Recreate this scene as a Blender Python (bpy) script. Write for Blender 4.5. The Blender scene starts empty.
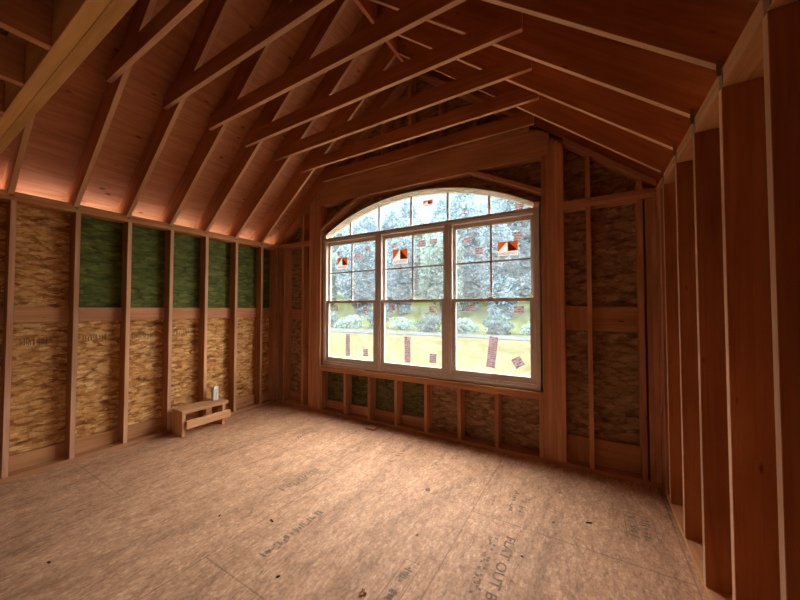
import bpy, bmesh, math, random
from mathutils import Vector, Matrix
random.seed(7)
S = bpy.context.scene
COL = S.collection

# ------------------------------------------------------------ camera, sky, sun, exposure
F_PX = 318.6
cam_d = bpy.data.cameras.new('camera'); cam = bpy.data.objects.new('camera', cam_d); COL.objects.link(cam)
cam_d.sensor_fit = 'HORIZONTAL'; cam_d.sensor_width = 36; cam_d.lens = F_PX / 800 * 36
cam_d.clip_start = 0.02; cam_d.clip_end = 500
YAW, PIT = 0.5351, 0.0274
cam.location = (4.2632, -3.3585, 1.466)
cam.rotation_euler = (math.pi / 2 + PIT, 0, YAW)
S.camera = cam

w = bpy.data.worlds.new('sky'); S.world = w; w.use_nodes = True
nt = w.node_tree; nt.nodes.clear()
tc = nt.nodes.new('ShaderNodeTexCoord'); sep = nt.nodes.new('ShaderNodeSeparateXYZ')
ramp = nt.nodes.new('ShaderNodeValToRGB'); bg = nt.nodes.new('ShaderNodeBackground'); out = nt.nodes.new('ShaderNodeOutputWorld')
# overcast bright overhead, dim and bluish towards the horizon; colours are radiance / 19
ramp.color_ramp.elements[1].position = 1.0
for e_pos, e_col in ((0.0, (0.032, 0.042, 0.049)), (0.36, (0.033, 0.043, 0.051)), (0.44, (0.62, 0.61, 0.60)), (0.62, (0.85, 0.83, 0.80)), (1.0, (0.72, 0.70, 0.67))):
    e = ramp.color_ramp.elements[0] if e_pos == 0.0 else (ramp.color_ramp.elements[-1] if e_pos == 1.0 else ramp.color_ramp.elements.new(e_pos))
    e.position = e_pos; e.color = (*e_col, 1)
nt.links.new(tc.outputs['Generated'], sep.inputs[0]); nt.links.new(sep.outputs['Z'], ramp.inputs[0])
glow = nt.nodes.new('ShaderNodeMapRange'); glow.interpolation_type = 'SMOOTHSTEP'
glow.inputs[1].default_value = 0.40; glow.inputs[2].default_value = 0.95; glow.inputs[3].default_value = 0.0; glow.inputs[4].default_value = 1.0
nt.links.new(sep.outputs['X'], glow.inputs[0])
added_side_fill = nt.nodes.new('ShaderNodeMix'); added_side_fill.data_type = 'RGBA'
added_side_fill.inputs[7].default_value = (0.62, 0.58, 0.53, 1)  # bright sky side added out of view to light the left wall
nt.links.new(glow.outputs[0], added_side_fill.inputs[0]); nt.links.new(ramp.outputs[0], added_side_fill.inputs[6])
nt.links.new(added_side_fill.outputs[2], bg.inputs[0]); bg.inputs[1].default_value = 19.0
nt.links.new(bg.outputs[0], out.inputs[0])

sun_d = bpy.data.lights.new('sun', 'SUN'); sun = bpy.data.objects.new('sun', sun_d); COL.objects.link(sun)
sun_d.energy = 1.5; sun_d.angle = 0.03; sun_d.color = (1.0, 0.93, 0.8)
sun.rotation_euler = Vector((-0.86, 0.0, 0.5)).to_track_quat('Z', 'Y').to_euler()
sun.location = (-20, 0, 14)

def portal(name, loc, size, rot):
    d = bpy.data.lights.new(name, 'AREA'); d.shape = 'RECTANGLE'; d.size, d.size_y = size
    d.cycles.is_portal = True
    o = bpy.data.objects.new(name, d); COL.objects.link(o); o.location = loc; o.rotation_euler = rot
    return o
portal('window_daylight', (2.4, 0.17, 1.79), (2.95, 2.3), (-math.pi / 2, 0, 0))
portal('rear_daylight', (2.4, -7.16, 1.65), (0.6, 0.5), (math.pi / 2, 0, 0))

vs = S.view_settings
vs.view_transform = 'Standard'; vs.look = 'None'; vs.gamma = 1.0; vs.exposure = 0.30; vs.use_curve_mapping = False
cy = S.cycles
cy.max_bounces = 12; cy.diffuse_bounces = 8; cy.glossy_bounces = 3; cy.transparent_max_bounces = 12
cy.sample_clamp_indirect = 6.0

# ------------------------------------------------------------ node helpers
def new_mat(name):
    m = bpy.data.materials.new(name); m.use_nodes = True
    t = m.node_tree; t.nodes.clear()
    return m, t
def N(t, typ, **kw):
    n = t.nodes.new('ShaderNode' + typ)
    for k, v in kw.items():
        if k.startswith('in_'):
            key = k[3:]
            n.inputs[int(key) if key.isdigit() else key.replace('_', ' ')].default_value = v
        else: setattr(n, k, v)
    return n
def L(t, a, b): t.links.new(a, b)
def principled(t, rough=0.7, spec=0.2):
    p = N(t, 'BsdfPrincipled'); o = N(t, 'OutputMaterial'); L(t, p.outputs[0], o.inputs[0])
    p.inputs['Roughness'].default_value = rough; p.inputs['Specular IOR Level'].default_value = spec
    return p
def crm(t, stops, fac=None):
    r = N(t, 'ValToRGB'); cr = r.color_ramp
    while len(cr.elements) < len(stops): cr.elements.new(0.5)
    for e, (p, c) in zip(cr.elements, stops): e.position = p; e.color = (*c, 1)
    if fac is not None: L(t, fac, r.inputs[0])
    return r
def mix(t, typ, fac, a, b):
    m = N(t, 'Mix', data_type='RGBA', blend_type=typ)
    for sock, v in ((m.inputs[0], fac), (m.inputs[6], a), (m.inputs[7], b)):
        if isinstance(v, (int, float)): sock.default_value = v
        elif isinstance(v, tuple): sock.default_value = (*v, 1)
        else: L(t, v, sock)
    return m.outputs[2]
def math_n(t, op, a, b=None, c=None):
    m = N(t, 'Math', operation=op)
    for i, v in enumerate((a, b, c)):
        if v is None: continue
        if isinstance(v, (int, float)): m.inputs[i].default_value = v
        else: L(t, v, m.inputs[i])
    return m.outputs[0]
def coords(t, scale, rnd=True, rot=(0, 0, 0)):
    tc = N(t, 'TexCoord'); mp = N(t, 'Mapping'); mp.inputs['Scale'].default_value = scale; mp.inputs['Rotation'].default_value = rot
    if rnd:
        oi = N(t, 'ObjectInfo'); ad = N(t, 'VectorMath', operation='ADD'); ml = N(t, 'VectorMath', operation='SCALE')
        cb = N(t, 'CombineXYZ')
        L(t, oi.outputs['Random'], cb.inputs[0]); L(t, oi.outputs['Random'], cb.inputs[1]); L(t, oi.outputs['Random'], cb.inputs[2])
        L(t, cb.outputs[0], ml.inputs[0]); ml.inputs['Scale'].default_value = 37.0
        L(t, tc.outputs['Object'], ad.inputs[0]); L(t, ml.outputs[0], ad.inputs[1]); L(t, ad.outputs[0], mp.inputs[0])
    else: L(t, tc.outputs['Object'], mp.inputs[0])
    return mp.outputs[0]
def bump(t, p, h, strength=0.2, dist=0.01):
    b = N(t, 'Bump'); b.inputs['Strength'].default_value = strength; b.inputs['Distance'].default_value = dist
    L(t, h, b.inputs['Height']); L(t, b.outputs[0], p.inputs['Normal'])

def lumber_mat(name, base, dark, light, knots=1.0):
    """sawn lumber: grain along local X"""
    m, t = new_mat(name); p = principled(t, 0.72, 0.15)
    v = coords(t, (1.1, 26, 26))
    n1 = N(t, 'TexNoise', in_Scale=1.0, in_Detail=6.0, in_Roughness=0.62, in_Distortion=1.1); L(t, v, n1.inputs['Vector'])
    g = crm(t, [(0.3, dark), (0.5, base), (0.72, light)], n1.outputs[0])
    v2 = coords(t, (0.8, 3, 3)); n2 = N(t, 'TexNoise', in_Scale=1.6, in_Detail=3.0); L(t, v2, n2.inputs['Vector'])
    blot = crm(t, [(0.35, (0.8, 0.76, 0.72)), (0.65, (1.08, 1.08, 1.08))], n2.outputs[0])
    c = mix(t, 'MULTIPLY', 1.0, g.outputs[0], blot.outputs[0])
    v3 = coords(t, (3.0, 9, 9)); vo = N(t, 'TexVoronoi', in_Scale=1.0, in_Randomness=1.0); L(t, v3, vo.inputs['Vector'])
    kn = crm(t, [(0.035, (0.36, 0.24, 0.18)), (0.085, (1, 1, 1))], vo.outputs['Distance'])
    c = mix(t, 'MULTIPLY', knots, c, kn.outputs[0])
    oi = N(t, 'ObjectInfo')
    tone = crm(t, [(0.0, (0.82, 0.8, 0.78)), (1.0, (1.12, 1.1, 1.06))], oi.outputs['Random'])
    c = mix(t, 'MULTIPLY', 1.0, c, tone.outputs[0])
    L(t, c, p.inputs['Base Color']); bump(t, p, n1.outputs[0], 0.25, 0.002)
    return m

def osb_mat(name, cols, dark, ax=(9, 34, 1), rnd=False, strength=1.0, rot=(0, 0, 0), stain=None):
    """oriented strand board. ax = scale of the strand cells per axis"""
    m, t = new_mat(name); p = principled(t, 0.68, 0.25)
    tcn = N(t, 'TexCoord')
    wn = N(t, 'TexNoise', in_Scale=5.0, in_Detail=3.0); L(t, tcn.outputs['Object'], wn.inputs['Vector'])
    sub = N(t, 'VectorMath', operation='SUBTRACT'); L(t, wn.outputs['Color'], sub.inputs[0]); sub.inputs[1].default_value = (0.5, 0.5, 0.5)
    sc = N(t, 'VectorMath', operation='SCALE'); L(t, sub.outputs[0], sc.inputs[0]); sc.inputs['Scale'].default_value = 0.035
    ad = N(t, 'VectorMath', operation='ADD'); L(t, tcn.outputs['Object'], ad.inputs[0]); L(t, sc.outputs[0], ad.inputs[1])
    layers = []
    for k, (mul, off) in enumerate(((1.0, 0), (1.45, 5.3), (0.8, 11.7))):
        mp = N(t, 'Mapping'); mp.inputs['Scale'].default_value = tuple(a * mul for a in ax); mp.inputs['Location'].default_value = (off, off * 1.3, off)
        mp.inputs['Rotation'].default_value = tuple(a * (1, -1, 0.4)[k] for a in rot)
        L(t, ad.outputs[0], mp.inputs[0])
        vo = N(t, 'TexVoronoi', in_Scale=1.0, in_Randomness=1.0); L(t, mp.outputs[0], vo.inputs['Vector'])
        sp = N(t, 'SeparateColor'); L(t, vo.outputs['Color'], sp.inputs[0])
        layers.append((sp.outputs[0], vo.outputs['Distance'], sp.outputs[1]))
    st = [(i / (len(cols) - 1) * 0.9 + 0.03, c) for i, c in enumerate(cols)]
    a = crm(t, st, layers[0][0]).outputs[0]; b = crm(t, st, layers[1][0]).outputs[0]; c3 = crm(t, st, layers[2][0]).outputs[0]
    f1 = math_n(t, 'GREATER_THAN', layers[0][2], 0.52); f2 = math_n(t, 'GREATER_THAN', layers[1][2], 0.66)
    c = mix(t, 'MIX', f1, a, b); c = mix(t, 'MIX', f2, c, c3)
    d = crm(t, [(0.5, (1, 1, 1)), (1.0, dark)], layers[0][1])
    c = mix(t, 'MULTIPLY', strength, c, d.outputs[0])
    fn = N(t, 'TexNoise', in_Scale=60.0, in_Detail=4.0); L(t, ad.outputs[0], fn.inputs['Vector'])
    fr = crm(t, [(0.3, (0.78, 0.76, 0.72)), (0.65, (1.1, 1.1, 1.1))], fn.outputs[0])
    c = mix(t, 'MULTIPLY', 0.8, c, fr.outputs[0])
    if stain: c = stain(t, c)
    L(t, c, p.inputs['Base Color'])
    bump(t, p, layers[0][0], 0.3, 0.002)
    return m

def plain(name, col, rough=0.6, spec=0.3, metal=0.0, noise=0.12, scale=20):
    m, t = new_mat(name); p = principled(t, rough, spec); p.inputs['Metallic'].default_value = metal
    v = coords(t, (1, 1, 1)); n = N(t, 'TexNoise', in_Scale=float(scale), in_Detail=3.0); L(t, v, n.inputs['Vector'])
    lo = tuple(max(0, c * (1 - noise)) for c in col); hi = tuple(min(1, c * (1 + noise)) for c in col)
    L(t, crm(t, [(0.3, lo), (0.7, hi)], n.outputs[0]).outputs[0], p.inputs['Base Color'])
    return m

M = {}
M['stud'] = lumber_mat('sawn_pine', (0.56, 0.29, 0.14), (0.46, 0.215, 0.09), (0.64, 0.37, 0.19))
M['warm'] = lumber_mat('reddish_fir', (0.60, 0.31, 0.175), (0.50, 0.24, 0.125), (0.68, 0.38, 0.23), 0.8)
M['rafter'] = lumber_mat('red_rafter_lumber', (0.55, 0.205, 0.095), (0.46, 0.155, 0.065), (0.62, 0.26, 0.13), 0.8)
M['edge'] = lumber_mat('lit_edge_lumber', (0.70, 0.42, 0.25), (0.62, 0.34, 0.19), (0.78, 0.52, 0.34), 0.5)  # paler lumber copy, light put into the narrow edges
M['side'] = lumber_mat('shaded_orange_side', (0.50, 0.19, 0.075), (0.42, 0.145, 0.055), (0.56, 0.235, 0.10), 0.8)  # darker copy, shade put into the broad faces
M['studside'] = lumber_mat('shaded_brown_side', (0.42, 0.20, 0.085), (0.34, 0.15, 0.06), (0.50, 0.26, 0.12), 0.8)  # same for the left studs, side shade put into the colour
M['beam'] = lumber_mat('laminated_veneer', (0.66, 0.42, 0.17), (0.56, 0.33, 0.12), (0.74, 0.50, 0.23), 0.0)
M['bench'] = lumber_mat('bare_whitewood', (0.66, 0.38, 0.20), (0.54, 0.28, 0.13), (0.74, 0.47, 0.27))

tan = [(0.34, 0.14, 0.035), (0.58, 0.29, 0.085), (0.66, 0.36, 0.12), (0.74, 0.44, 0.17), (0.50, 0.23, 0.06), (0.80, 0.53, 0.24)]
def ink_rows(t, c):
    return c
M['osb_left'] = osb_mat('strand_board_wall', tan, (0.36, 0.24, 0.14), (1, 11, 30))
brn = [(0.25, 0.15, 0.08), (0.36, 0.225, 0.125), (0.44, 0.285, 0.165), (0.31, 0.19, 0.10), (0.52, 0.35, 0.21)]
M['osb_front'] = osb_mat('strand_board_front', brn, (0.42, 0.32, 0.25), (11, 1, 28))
grn = [(0.07, 0.10, 0.018), (0.095, 0.135, 0.025), (0.12, 0.16, 0.032), (0.08, 0.115, 0.02), (0.17, 0.20, 0.05)]
M['osb_green'] = osb_mat('green_coated_strand_board', grn, (0.45, 0.4, 0.3), (1, 9, 26))
gb = [(0.07, 0.075, 0.03), (0.12, 0.13, 0.05), (0.16, 0.16, 0.07), (0.19, 0.16, 0.08)]
M['osb_dull'] = osb_mat('dull_green_strand_board', gb, (0.5, 0.45, 0.35), (11, 1, 28))
rf = [(0.56, 0.22, 0.10), (0.62, 0.26, 0.125), (0.66, 0.29, 0.15), (0.60, 0.24, 0.11)]
def ply_mat(name):
    m, t = new_mat(name); p = principled(t, 0.7, 0.15)
    v = coords(t, (14, 1.2, 14), False)
    n1 = N(t, 'TexNoise', in_Scale=1.5, in_Detail=5.0, in_Roughness=0.6, in_Distortion=0.8); L(t, v, n1.inputs['Vector'])
    g = crm(t, [(0.3, (0.42, 0.17, 0.08)), (0.5, (0.52, 0.225, 0.115)), (0.7, (0.60, 0.28, 0.155))], n1.outputs[0])
    v3 = coords(t, (9, 4, 9), False); vo = N(t, 'TexVoronoi', in_Scale=1.0); L(t, v3, vo.inputs['Vector'])
    kn = crm(t, [(0.05, (0.35, 0.25, 0.2)), (0.14, (1, 1, 1))], vo.outputs['Distance'])
    L(t, mix(t, 'MULTIPLY', 1.0, g.outputs[0], kn.outputs[0]), p.inputs['Base Color'])
    return m
M['ply'] = ply_mat('roof_plywood')

def floor_stain(t, c):
    tcn = N(t, 'TexCoord'); se = N(t, 'SeparateXYZ'); L(t, tcn.outputs['Object'], se.inputs[0])
    X, Y = se.outputs[0], se.outputs[1]
    # large dull wear patches, drawn out along the boards
    mp = N(t, 'Mapping'); mp.inputs['Scale'].default_value = (3.2, 0.8, 1); L(t, tcn.outputs['Object'], mp.inputs[0])
    n = N(t, 'TexNoise', in_Scale=1.1, in_Detail=6.0, in_Roughness=0.65, in_Distortion=0.6); L(t, mp.outputs[0], n.inputs['Vector'])
    r = crm(t, [(0.32, (0.70, 0.67, 0.65)), (0.5, (0.98, 0.96, 0.95)), (0.68, (1.12, 1.12, 1.12))], n.outputs[0])
    c = mix(t, 'MULTIPLY', 1.0, c, r.outputs[0])
    mp3 = N(t, 'Mapping'); mp3.inputs['Scale'].default_value = (14, 8, 1); mp3.inputs['Location'].default_value = (1, 2, 0); L(t, tcn.outputs['Object'], mp3.inputs[0])
    n3 = N(t, 'TexNoise', in_Scale=1.0, in_Detail=8.0, in_Roughness=0.75, in_Distortion=0.8); L(t, mp3.outputs[0], n3.inputs['Vector'])
    r3 = crm(t, [(0.36, (0.72, 0.69, 0.66)), (0.52, (1, 1, 1)), (0.66, (1.1, 1.1, 1.1))], n3.outputs[0])
    c = mix(t, 'MULTIPLY', 0.9, c, r3.outputs[0])
    # grey scuff streaks
    mp2 = N(t, 'Mapping'); mp2.inputs['Scale'].default_value = (9, 1.3, 1); mp2.inputs['Location'].default_value = (3, 8, 0); L(t, tcn.outputs['Object'], mp2.inputs[0])
    n2 = N(t, 'TexNoise', in_Scale=1.0, in_Detail=5.0, in_Roughness=0.7); L(t, mp2.outputs[0], n2.inputs['Vector'])
    r2 = crm(t, [(0.60, (1, 1, 1)), (0.74, (0.55, 0.56, 0.55))], n2.outputs[0])
    c = mix(t, 'MULTIPLY', 0.8, c, r2.outputs[0])
    # board seams
    u = math_n(t, 'DIVIDE', math_n(t, 'SUBTRACT', X, 2.294 - 12.2), 1.22)
    fx = math_n(t, 'FRACT', u); colid = math_n(t, 'FLOOR', u)
    dx = math_n(t, 'MULTIPLY', math_n(t, 'MINIMUM', fx, math_n(t, 'SUBTRACT', 1.0, fx)), 1.22)
    off = math_n(t, 'MULTIPLY', math_n(t, 'SUBTRACT', 1.0, math_n(t, 'MODULO', colid, 2.0)), 1.22)
    vv = math_n(t, 'DIVIDE', math_n(t, 'ADD', math_n(t, 'SUBTRACT', Y, -1.07 - 24.4), off), 2.44)
    fy = math_n(t, 'FRACT', vv)
    dy = math_n(t, 'MULTIPLY', math_n(t, 'MINIMUM', fy, math_n(t, 'SUBTRACT', 1.0, fy)), 2.44)
    dd = math_n(t, 'MINIMUM', dx, dy)
    s = crm(t, [(0.0, (0.42, 0.36, 0.3)), (1.0, (1, 1, 1))], math_n(t, 'DIVIDE', dd, 0.007))
    return mix(t, 'MULTIPLY', 0.65, c, s.outputs[0])
flr = [(0.52, 0.295, 0.17), (0.60, 0.35, 0.205), (0.65, 0.39, 0.235), (0.56, 0.32, 0.185), (0.70, 0.45, 0.285)]
M['floor'] = osb_mat('subfloor_strand_board', flr, (0.70, 0.64, 0.60), (70, 26, 1), strength=0.7, stain=floor_stain)
M['frame'] = plain('window_vinyl', (0.68, 0.60, 0.54), 0.45, 0.4, noise=0.05)
M['arch'] = plain('lit_arch_vinyl', (0.86, 0.82, 0.72), 0.45, 0.4, noise=0.05)  # brighter than the frame vinyl, daylight on the arch put into the colour
M['metal'] = plain('galvanised_steel', (0.26, 0.16, 0.10), 0.55, 0.3, 0.1, scale=60)
def paper(name, col, tr):
    m, t = new_mat(name); o = N(t, 'OutputMaterial'); d = N(t, 'BsdfDiffuse'); b = N(t, 'BsdfTranslucent'); mx = N(t, 'MixShader')
    n = N(t, 'TexNoise', in_Scale=70.0, in_Detail=2.0); r = crm(t, [(0.3, tuple(c * 0.92 for c in col)), (0.7, col)], n.outputs[0])
    L(t, r.outputs[0], d.inputs[0]); L(t, r.outputs[0], b.inputs[0]); mx.inputs[0].default_value = tr
    L(t, d.outputs[0], mx.inputs[1]); L(t, b.outputs[0], mx.inputs[2]); L(t, mx.outputs[0], o.inputs[0]); return m
M['ink'] = plain('faded_grey_ink', (0.26, 0.185, 0.125), 0.8, 0.1, noise=0.3, scale=50)
M['ink_dark'] = plain('dark_ink', (0.17, 0.10, 0.045), 0.8, 0.1, noise=0.3, scale=50)
M['orange'] = paper('orange_print', (0.80, 0.33, 0.12), 0.38)
M['paper'] = paper('white_label_paper', (0.88, 0.82, 0.78), 0.5)
M['pinkpaper'] = paper('pale_print_label', (0.80, 0.70, 0.72), 0.40)
M['black'] = paper('dark_print', (0.22, 0.07, 0.03), 0.5)
M['labelink'] = paper('label_ink', (0.36, 0.29, 0.30), 0.3)
M['white'] = plain('white_card', (0.92, 0.90, 0.88), 0.5, 0.3, noise=0.03)
M['greycard'] = plain('grey_card', (0.66, 0.63, 0.61), 0.6, 0.3, noise=0.2, scale=30)
M['leaf_dry'] = plain('dry_leaf', (0.55, 0.36, 0.22), 0.8, 0.1, noise=0.3)
M['debris'] = plain('dark_debris', (0.06, 0.035, 0.02), 0.8, 0.1, noise=0.3)
M['chip'] = plain('pale_wood_chip', (0.72, 0.58, 0.42), 0.8, 0.1, noise=0.2)
M['bark'] = plain('tree_bark', (0.06, 0.05, 0.045), 0.9, 0.1, noise=0.3, scale=6)
M['eave_bounce'] = plain('pale_bounce_ground', (0.66, 0.61, 0.55), 0.9, 0.1, noise=0.2, scale=9)  # for the added bounce surface beside the left wall
M['gravel'] = plain('pale_gravel', (0.046, 0.056, 0.064), 1.0, 0.0, noise=0.2, scale=9)
M['shell'] = plain('dark_inner_wall_boarding', (0.30, 0.17, 0.09), 0.8, 0.1, noise=0.2, scale=6)
M['siding'] = plain('exterior_house_wrap', (0.5, 0.48, 0.44), 0.8, 0.1, noise=0.05)

def foliage(name, c0, c1):
    m, t = new_mat(name); o = N(t, 'OutputMaterial')
    g = N(t, 'NewGeometry'); r = crm(t, [(0.0, c0), (1.0, c1)], g.outputs['Random Per Island'])
    d = N(t, 'BsdfDiffuse'); tr = N(t, 'BsdfTranslucent'); mx = N(t, 'MixShader'); mx.inputs[0].default_value = 0.45
    L(t, r.outputs[0], d.inputs[0]); L(t, r.outputs[0], tr.inputs[0])
    L(t, d.outputs[0], mx.inputs[1]); L(t, tr.outputs[0], mx.inputs[2]); L(t, mx.outputs[0], o.inputs[0])
    return m
M['leaf_a'] = foliage('blue_green_foliage', (0.120, 0.205, 0.265), (0.160, 0.260, 0.320))
M['leaf_b'] = foliage('light_green_foliage', (0.130, 0.215, 0.200), (0.175, 0.275, 0.240))
M['leaf_c'] = foliage('shrub_foliage', (0.045, 0.090, 0.100), (0.070, 0.125, 0.130))

def grass_mat():
    m, t = new_mat('meadow_grass'); p = principled(t, 1.0, 0.0)
    tcn = N(t, 'TexCoord'); se = N(t, 'SeparateXYZ'); L(t, tcn.outputs['Object'], se.inputs[0])
    n = N(t, 'TexNoise', in_Scale=0.35, in_Detail=8.0, in_Roughness=0.7); L(t, tcn.outputs['Object'], n.inputs['Vector'])
    a = crm(t, [(0.3, (0.040, 0.045, 0.017)), (0.5, (0.058, 0.056, 0.027)), (0.7, (0.072, 0.065, 0.037))], n.outputs[0])
    b = crm(t, [(0.3, (0.040, 0.054, 0.017)), (0.7, (0.062, 0.076, 0.030))], n.outputs[0])
    mr = N(t, 'MapRange'); mr.inputs[1].default_value = 24; mr.inputs[2].default_value = 32; L(t, se.outputs[1], mr.inputs[0])
    L(t, mix(t, 'MIX', mr.outputs[0], a.outputs[0], b.outputs[0]), p.inputs['Base Color'])
    return m
M['grass'] = grass_mat()

def glass_mat():
    """clear pane carrying a thin wrinkled milky protective film"""
    m, t = new_mat('filmed_glass'); o = N(t, 'OutputMaterial')
    tr = N(t, 'BsdfTransparent'); gl = N(t, 'BsdfGlossy'); gl.inputs['Roughness'].default_value = 0.05
    td = N(t, 'BsdfTranslucent'); td.inputs[0].default_value = (0.86, 0.92, 0.95, 1)
    tcn = N(t, 'TexCoord'); mp = N(t, 'Mapping'); mp.inputs['Scale'].default_value = (5, 5, 11); L(t, tcn.outputs['Object'], mp.inputs[0])
    n = N(t, 'TexNoise', in_Scale=1.0, in_Detail=7.0, in_Roughness=0.72, in_Distortion=1.6); L(t, mp.outputs[0], n.inputs['Vector'])
    mr = N(t, 'MapRange'); mr.inputs[1].default_value = 0.3; mr.inputs[2].default_value = 0.75; mr.inputs[3].default_value = 0.0; mr.inputs[4].default_value = 0.08
    L(t, n.outputs[0], mr.inputs[0])
    m1 = N(t, 'MixShader'); L(t, mr.outputs[0], m1.inputs[0]); L(t, tr.outputs[0], m1.inputs[1]); L(t, td.outputs[0], m1.inputs[2])
    m2 = N(t, 'MixShader'); m2.inputs[0].default_value = 0.04; L(t, m1.outputs[0], m2.inputs[1]); L(t, gl.outputs[0], m2.inputs[2])
    L(t, m2.outputs[0], o.inputs[0])
    return m
M['glass'] = glass_mat()

# ------------------------------------------------------------ object helpers
def tag(o, label=None, cat=None, group=None, kind=None):
    if label: o['label'] = label
    if cat: o['category'] = cat
    if group: o['group'] = group
    if kind: o['kind'] = kind
    return o
def empty(name, loc, label=None, cat=None, group=None, kind=None, parent=None):
    o = bpy.data.objects.new(name, None); COL.objects.link(o); o.location = loc; o.empty_display_size = 0.05
    if parent: o.parent = parent
    return tag(o, label, cat, group, kind)
AX = {'x': Vector((1, 0, 0)), 'y': Vector((0, 1, 0)), 'z': Vector((0, 0, 1))}
def frame_of(axis):
    a = (AX[axis] if isinstance(axis, str) else Vector(axis)).normalized()
    ref = Vector((0, 1, 0)) if abs(a.y) < 0.9 else Vector((0, 0, 1))
    b = (ref - a * ref.dot(a)).normalized(); c = a.cross(b)
    return Matrix((a, b, c)).transposed()
def mesh_obj(name, verts, faces, mat, axis='x', parent=None, bev=0.0, origin=None, smooth=False):
    """verts in world space; local X follows axis; origin at base centre"""
    vs_ = [Vector(v) for v in verts]
    if origin is None:
        lo = [min(v[i] for v in vs_) for i in range(3)]; hi = [max(v[i] for v in vs_) for i in range(3)]
        origin = Vector(((lo[0] + hi[0]) / 2, (lo[1] + hi[1]) / 2, lo[2]))
    R = frame_of(axis); Ri = R.transposed(); origin = Vector(origin)
    me = bpy.data.meshes.new(name); bm = bmesh.new()
    bv = [bm.verts.new(Ri @ (v - origin)) for v in vs_]
    for f in faces:
        try: bm.faces.new([bv[i] for i in f])
        except ValueError: pass
    bmesh.ops.recalc_face_normals(bm, faces=bm.faces)
    if bev: bmesh.ops.bevel(bm, geom=list(bm.edges), offset=bev, segments=1, affect='EDGES', clamp_overlap=True)
    if smooth:
        for f in bm.faces: f.smooth = True
    bm.to_mesh(me); bm.free()
    o = bpy.data.objects.new(name, me); COL.objects.link(o)
    mw = Matrix.Translation(origin) @ R.to_4x4()
    if parent:
        o.parent = parent
        pw = Matrix.Translation(parent.location) @ parent.rotation_euler.to_matrix().to_4x4() if parent.parent is None else WORLD[parent.name]
        o.matrix_local = pw.inverted() @ mw
        WORLD[o.name] = mw
    else:
        o.location = origin; o.rotation_euler = R.to_euler(); WORLD[o.name] = mw
    if mat: me.materials.append(mat)
    return o
WORLD = {}
BF = [(0, 1, 3, 2), (4, 6, 7, 5), (0, 4, 5, 1), (2, 3, 7, 6), (0, 2, 6, 4), (1, 5, 7, 3)]
def boxv(a, b):
    return [(x, y, z) for x in (a[0], b[0]) for y in (a[1], b[1]) for z in (a[2], b[2])]
def box(name, a, b, mat, axis=None, parent=None, bev=0.0, **kw):
    if axis is None:
        d = [abs(b[i] - a[i]) for i in range(3)]; axis = 'xyz'[d.index(max(d))]
    return mesh_obj(name, boxv(a, b), BF, mat, axis, parent, bev, **kw)
def boxes(name, lst, mat, axis='x', parent=None, bev=0.0, **kw):
    v, f = [], []
    for a, b in lst:
        n = len(v); v += boxv(a, b); f += [tuple(i + n for i in q) for q in BF]
    return mesh_obj(name, v, f, mat, axis, parent, bev, **kw)
def prism(name, poly, y0, y1, mat, axis='x', parent=None, bev=0.0, plane='xz', **kw):
    n = len(poly)
    if plane == 'xz': v = [(p[0], y0, p[1]) for p in poly] + [(p[0], y1, p[1]) for p in poly]
    elif plane == 'xy': v = [(p[0], p[1], y0) for p in poly] + [(p[0], p[1], y1) for p in poly]
    else: v = [(y0, p[0], p[1]) for p in poly] + [(y1, p[0], p[1]) for p in poly]
    f = [tuple(range(n)), tuple(range(n, 2 * n))] + [(i, (i + 1) % n, (i + 1) % n + n, i + n) for i in range(n)]
    return mesh_obj(name, v, f, mat, axis, parent, bev, **kw)
def paint_lit_edges(o, side):
    """the broad faces (towards +-Y) painted darker as in shade, the narrow edges paler as if lit"""
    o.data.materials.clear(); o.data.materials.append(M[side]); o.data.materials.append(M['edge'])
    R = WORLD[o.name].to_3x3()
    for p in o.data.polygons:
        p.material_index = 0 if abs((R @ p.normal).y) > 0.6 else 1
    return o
ORD = ['first', 'second', 'third', 'fourth', 'fifth', 'sixth', 'seventh', 'eighth', 'ninth', 'tenth', 'eleventh', 'twelfth', 'thirteenth']

# ------------------------------------------------------------ dimensions
s = 0.4064; t_ = 0.038; H = 2.48; W = 4.76; BACK = -7.0; D = 0.14
SL = 0.8125
def zl(x): return 2.45 + SL * x                 # underside of left rafters
def zr(x): return 2.48 + SL * (W + 0.015 - x)   # underside of right rafters
XR = (2.48 + SL * (W + 0.015) - 2.45) / (2 * SL)  # ridge
RD = 0.31                                       # rafter depth, plumb
def roofz(x): return zl(x) if x < XR else zr(x)
yf = lambda i: -(0.2745 + i * s)

# ------------------------------------------------------------ structure
fl = box('floor', (-0.15, BACK - 0.15, -0.03), (W + 0.15, 0.15, 0.0), M['floor'], axis='x', origin=(0, 0, 0)); tag(fl, kind='structure')
wl = boxes('wall_left', [((-0.152, BACK, 0.0), (-0.14, 0.152, 1.415)), ((-0.152, BACK, 1.415), (-0.14, yf(5) - 0.02, H))], M['osb_left'], origin=(0, 0, 0)); tag(wl, kind='structure')
wlx = box('wall_left_exterior', (-0.175, BACK - 0.02, -0.3), (-0.153, 0.155, H), M['siding'], origin=(0, 0, 0)); tag(wlx, kind='structure')
wr = box('wall_right', (W + D, BACK, 0.0), (W + D + 0.02, 0.15, H + 0.0), M['osb_left'], axis='x', origin=(0, 0, 0)); tag(wr, kind='structure')
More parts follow.
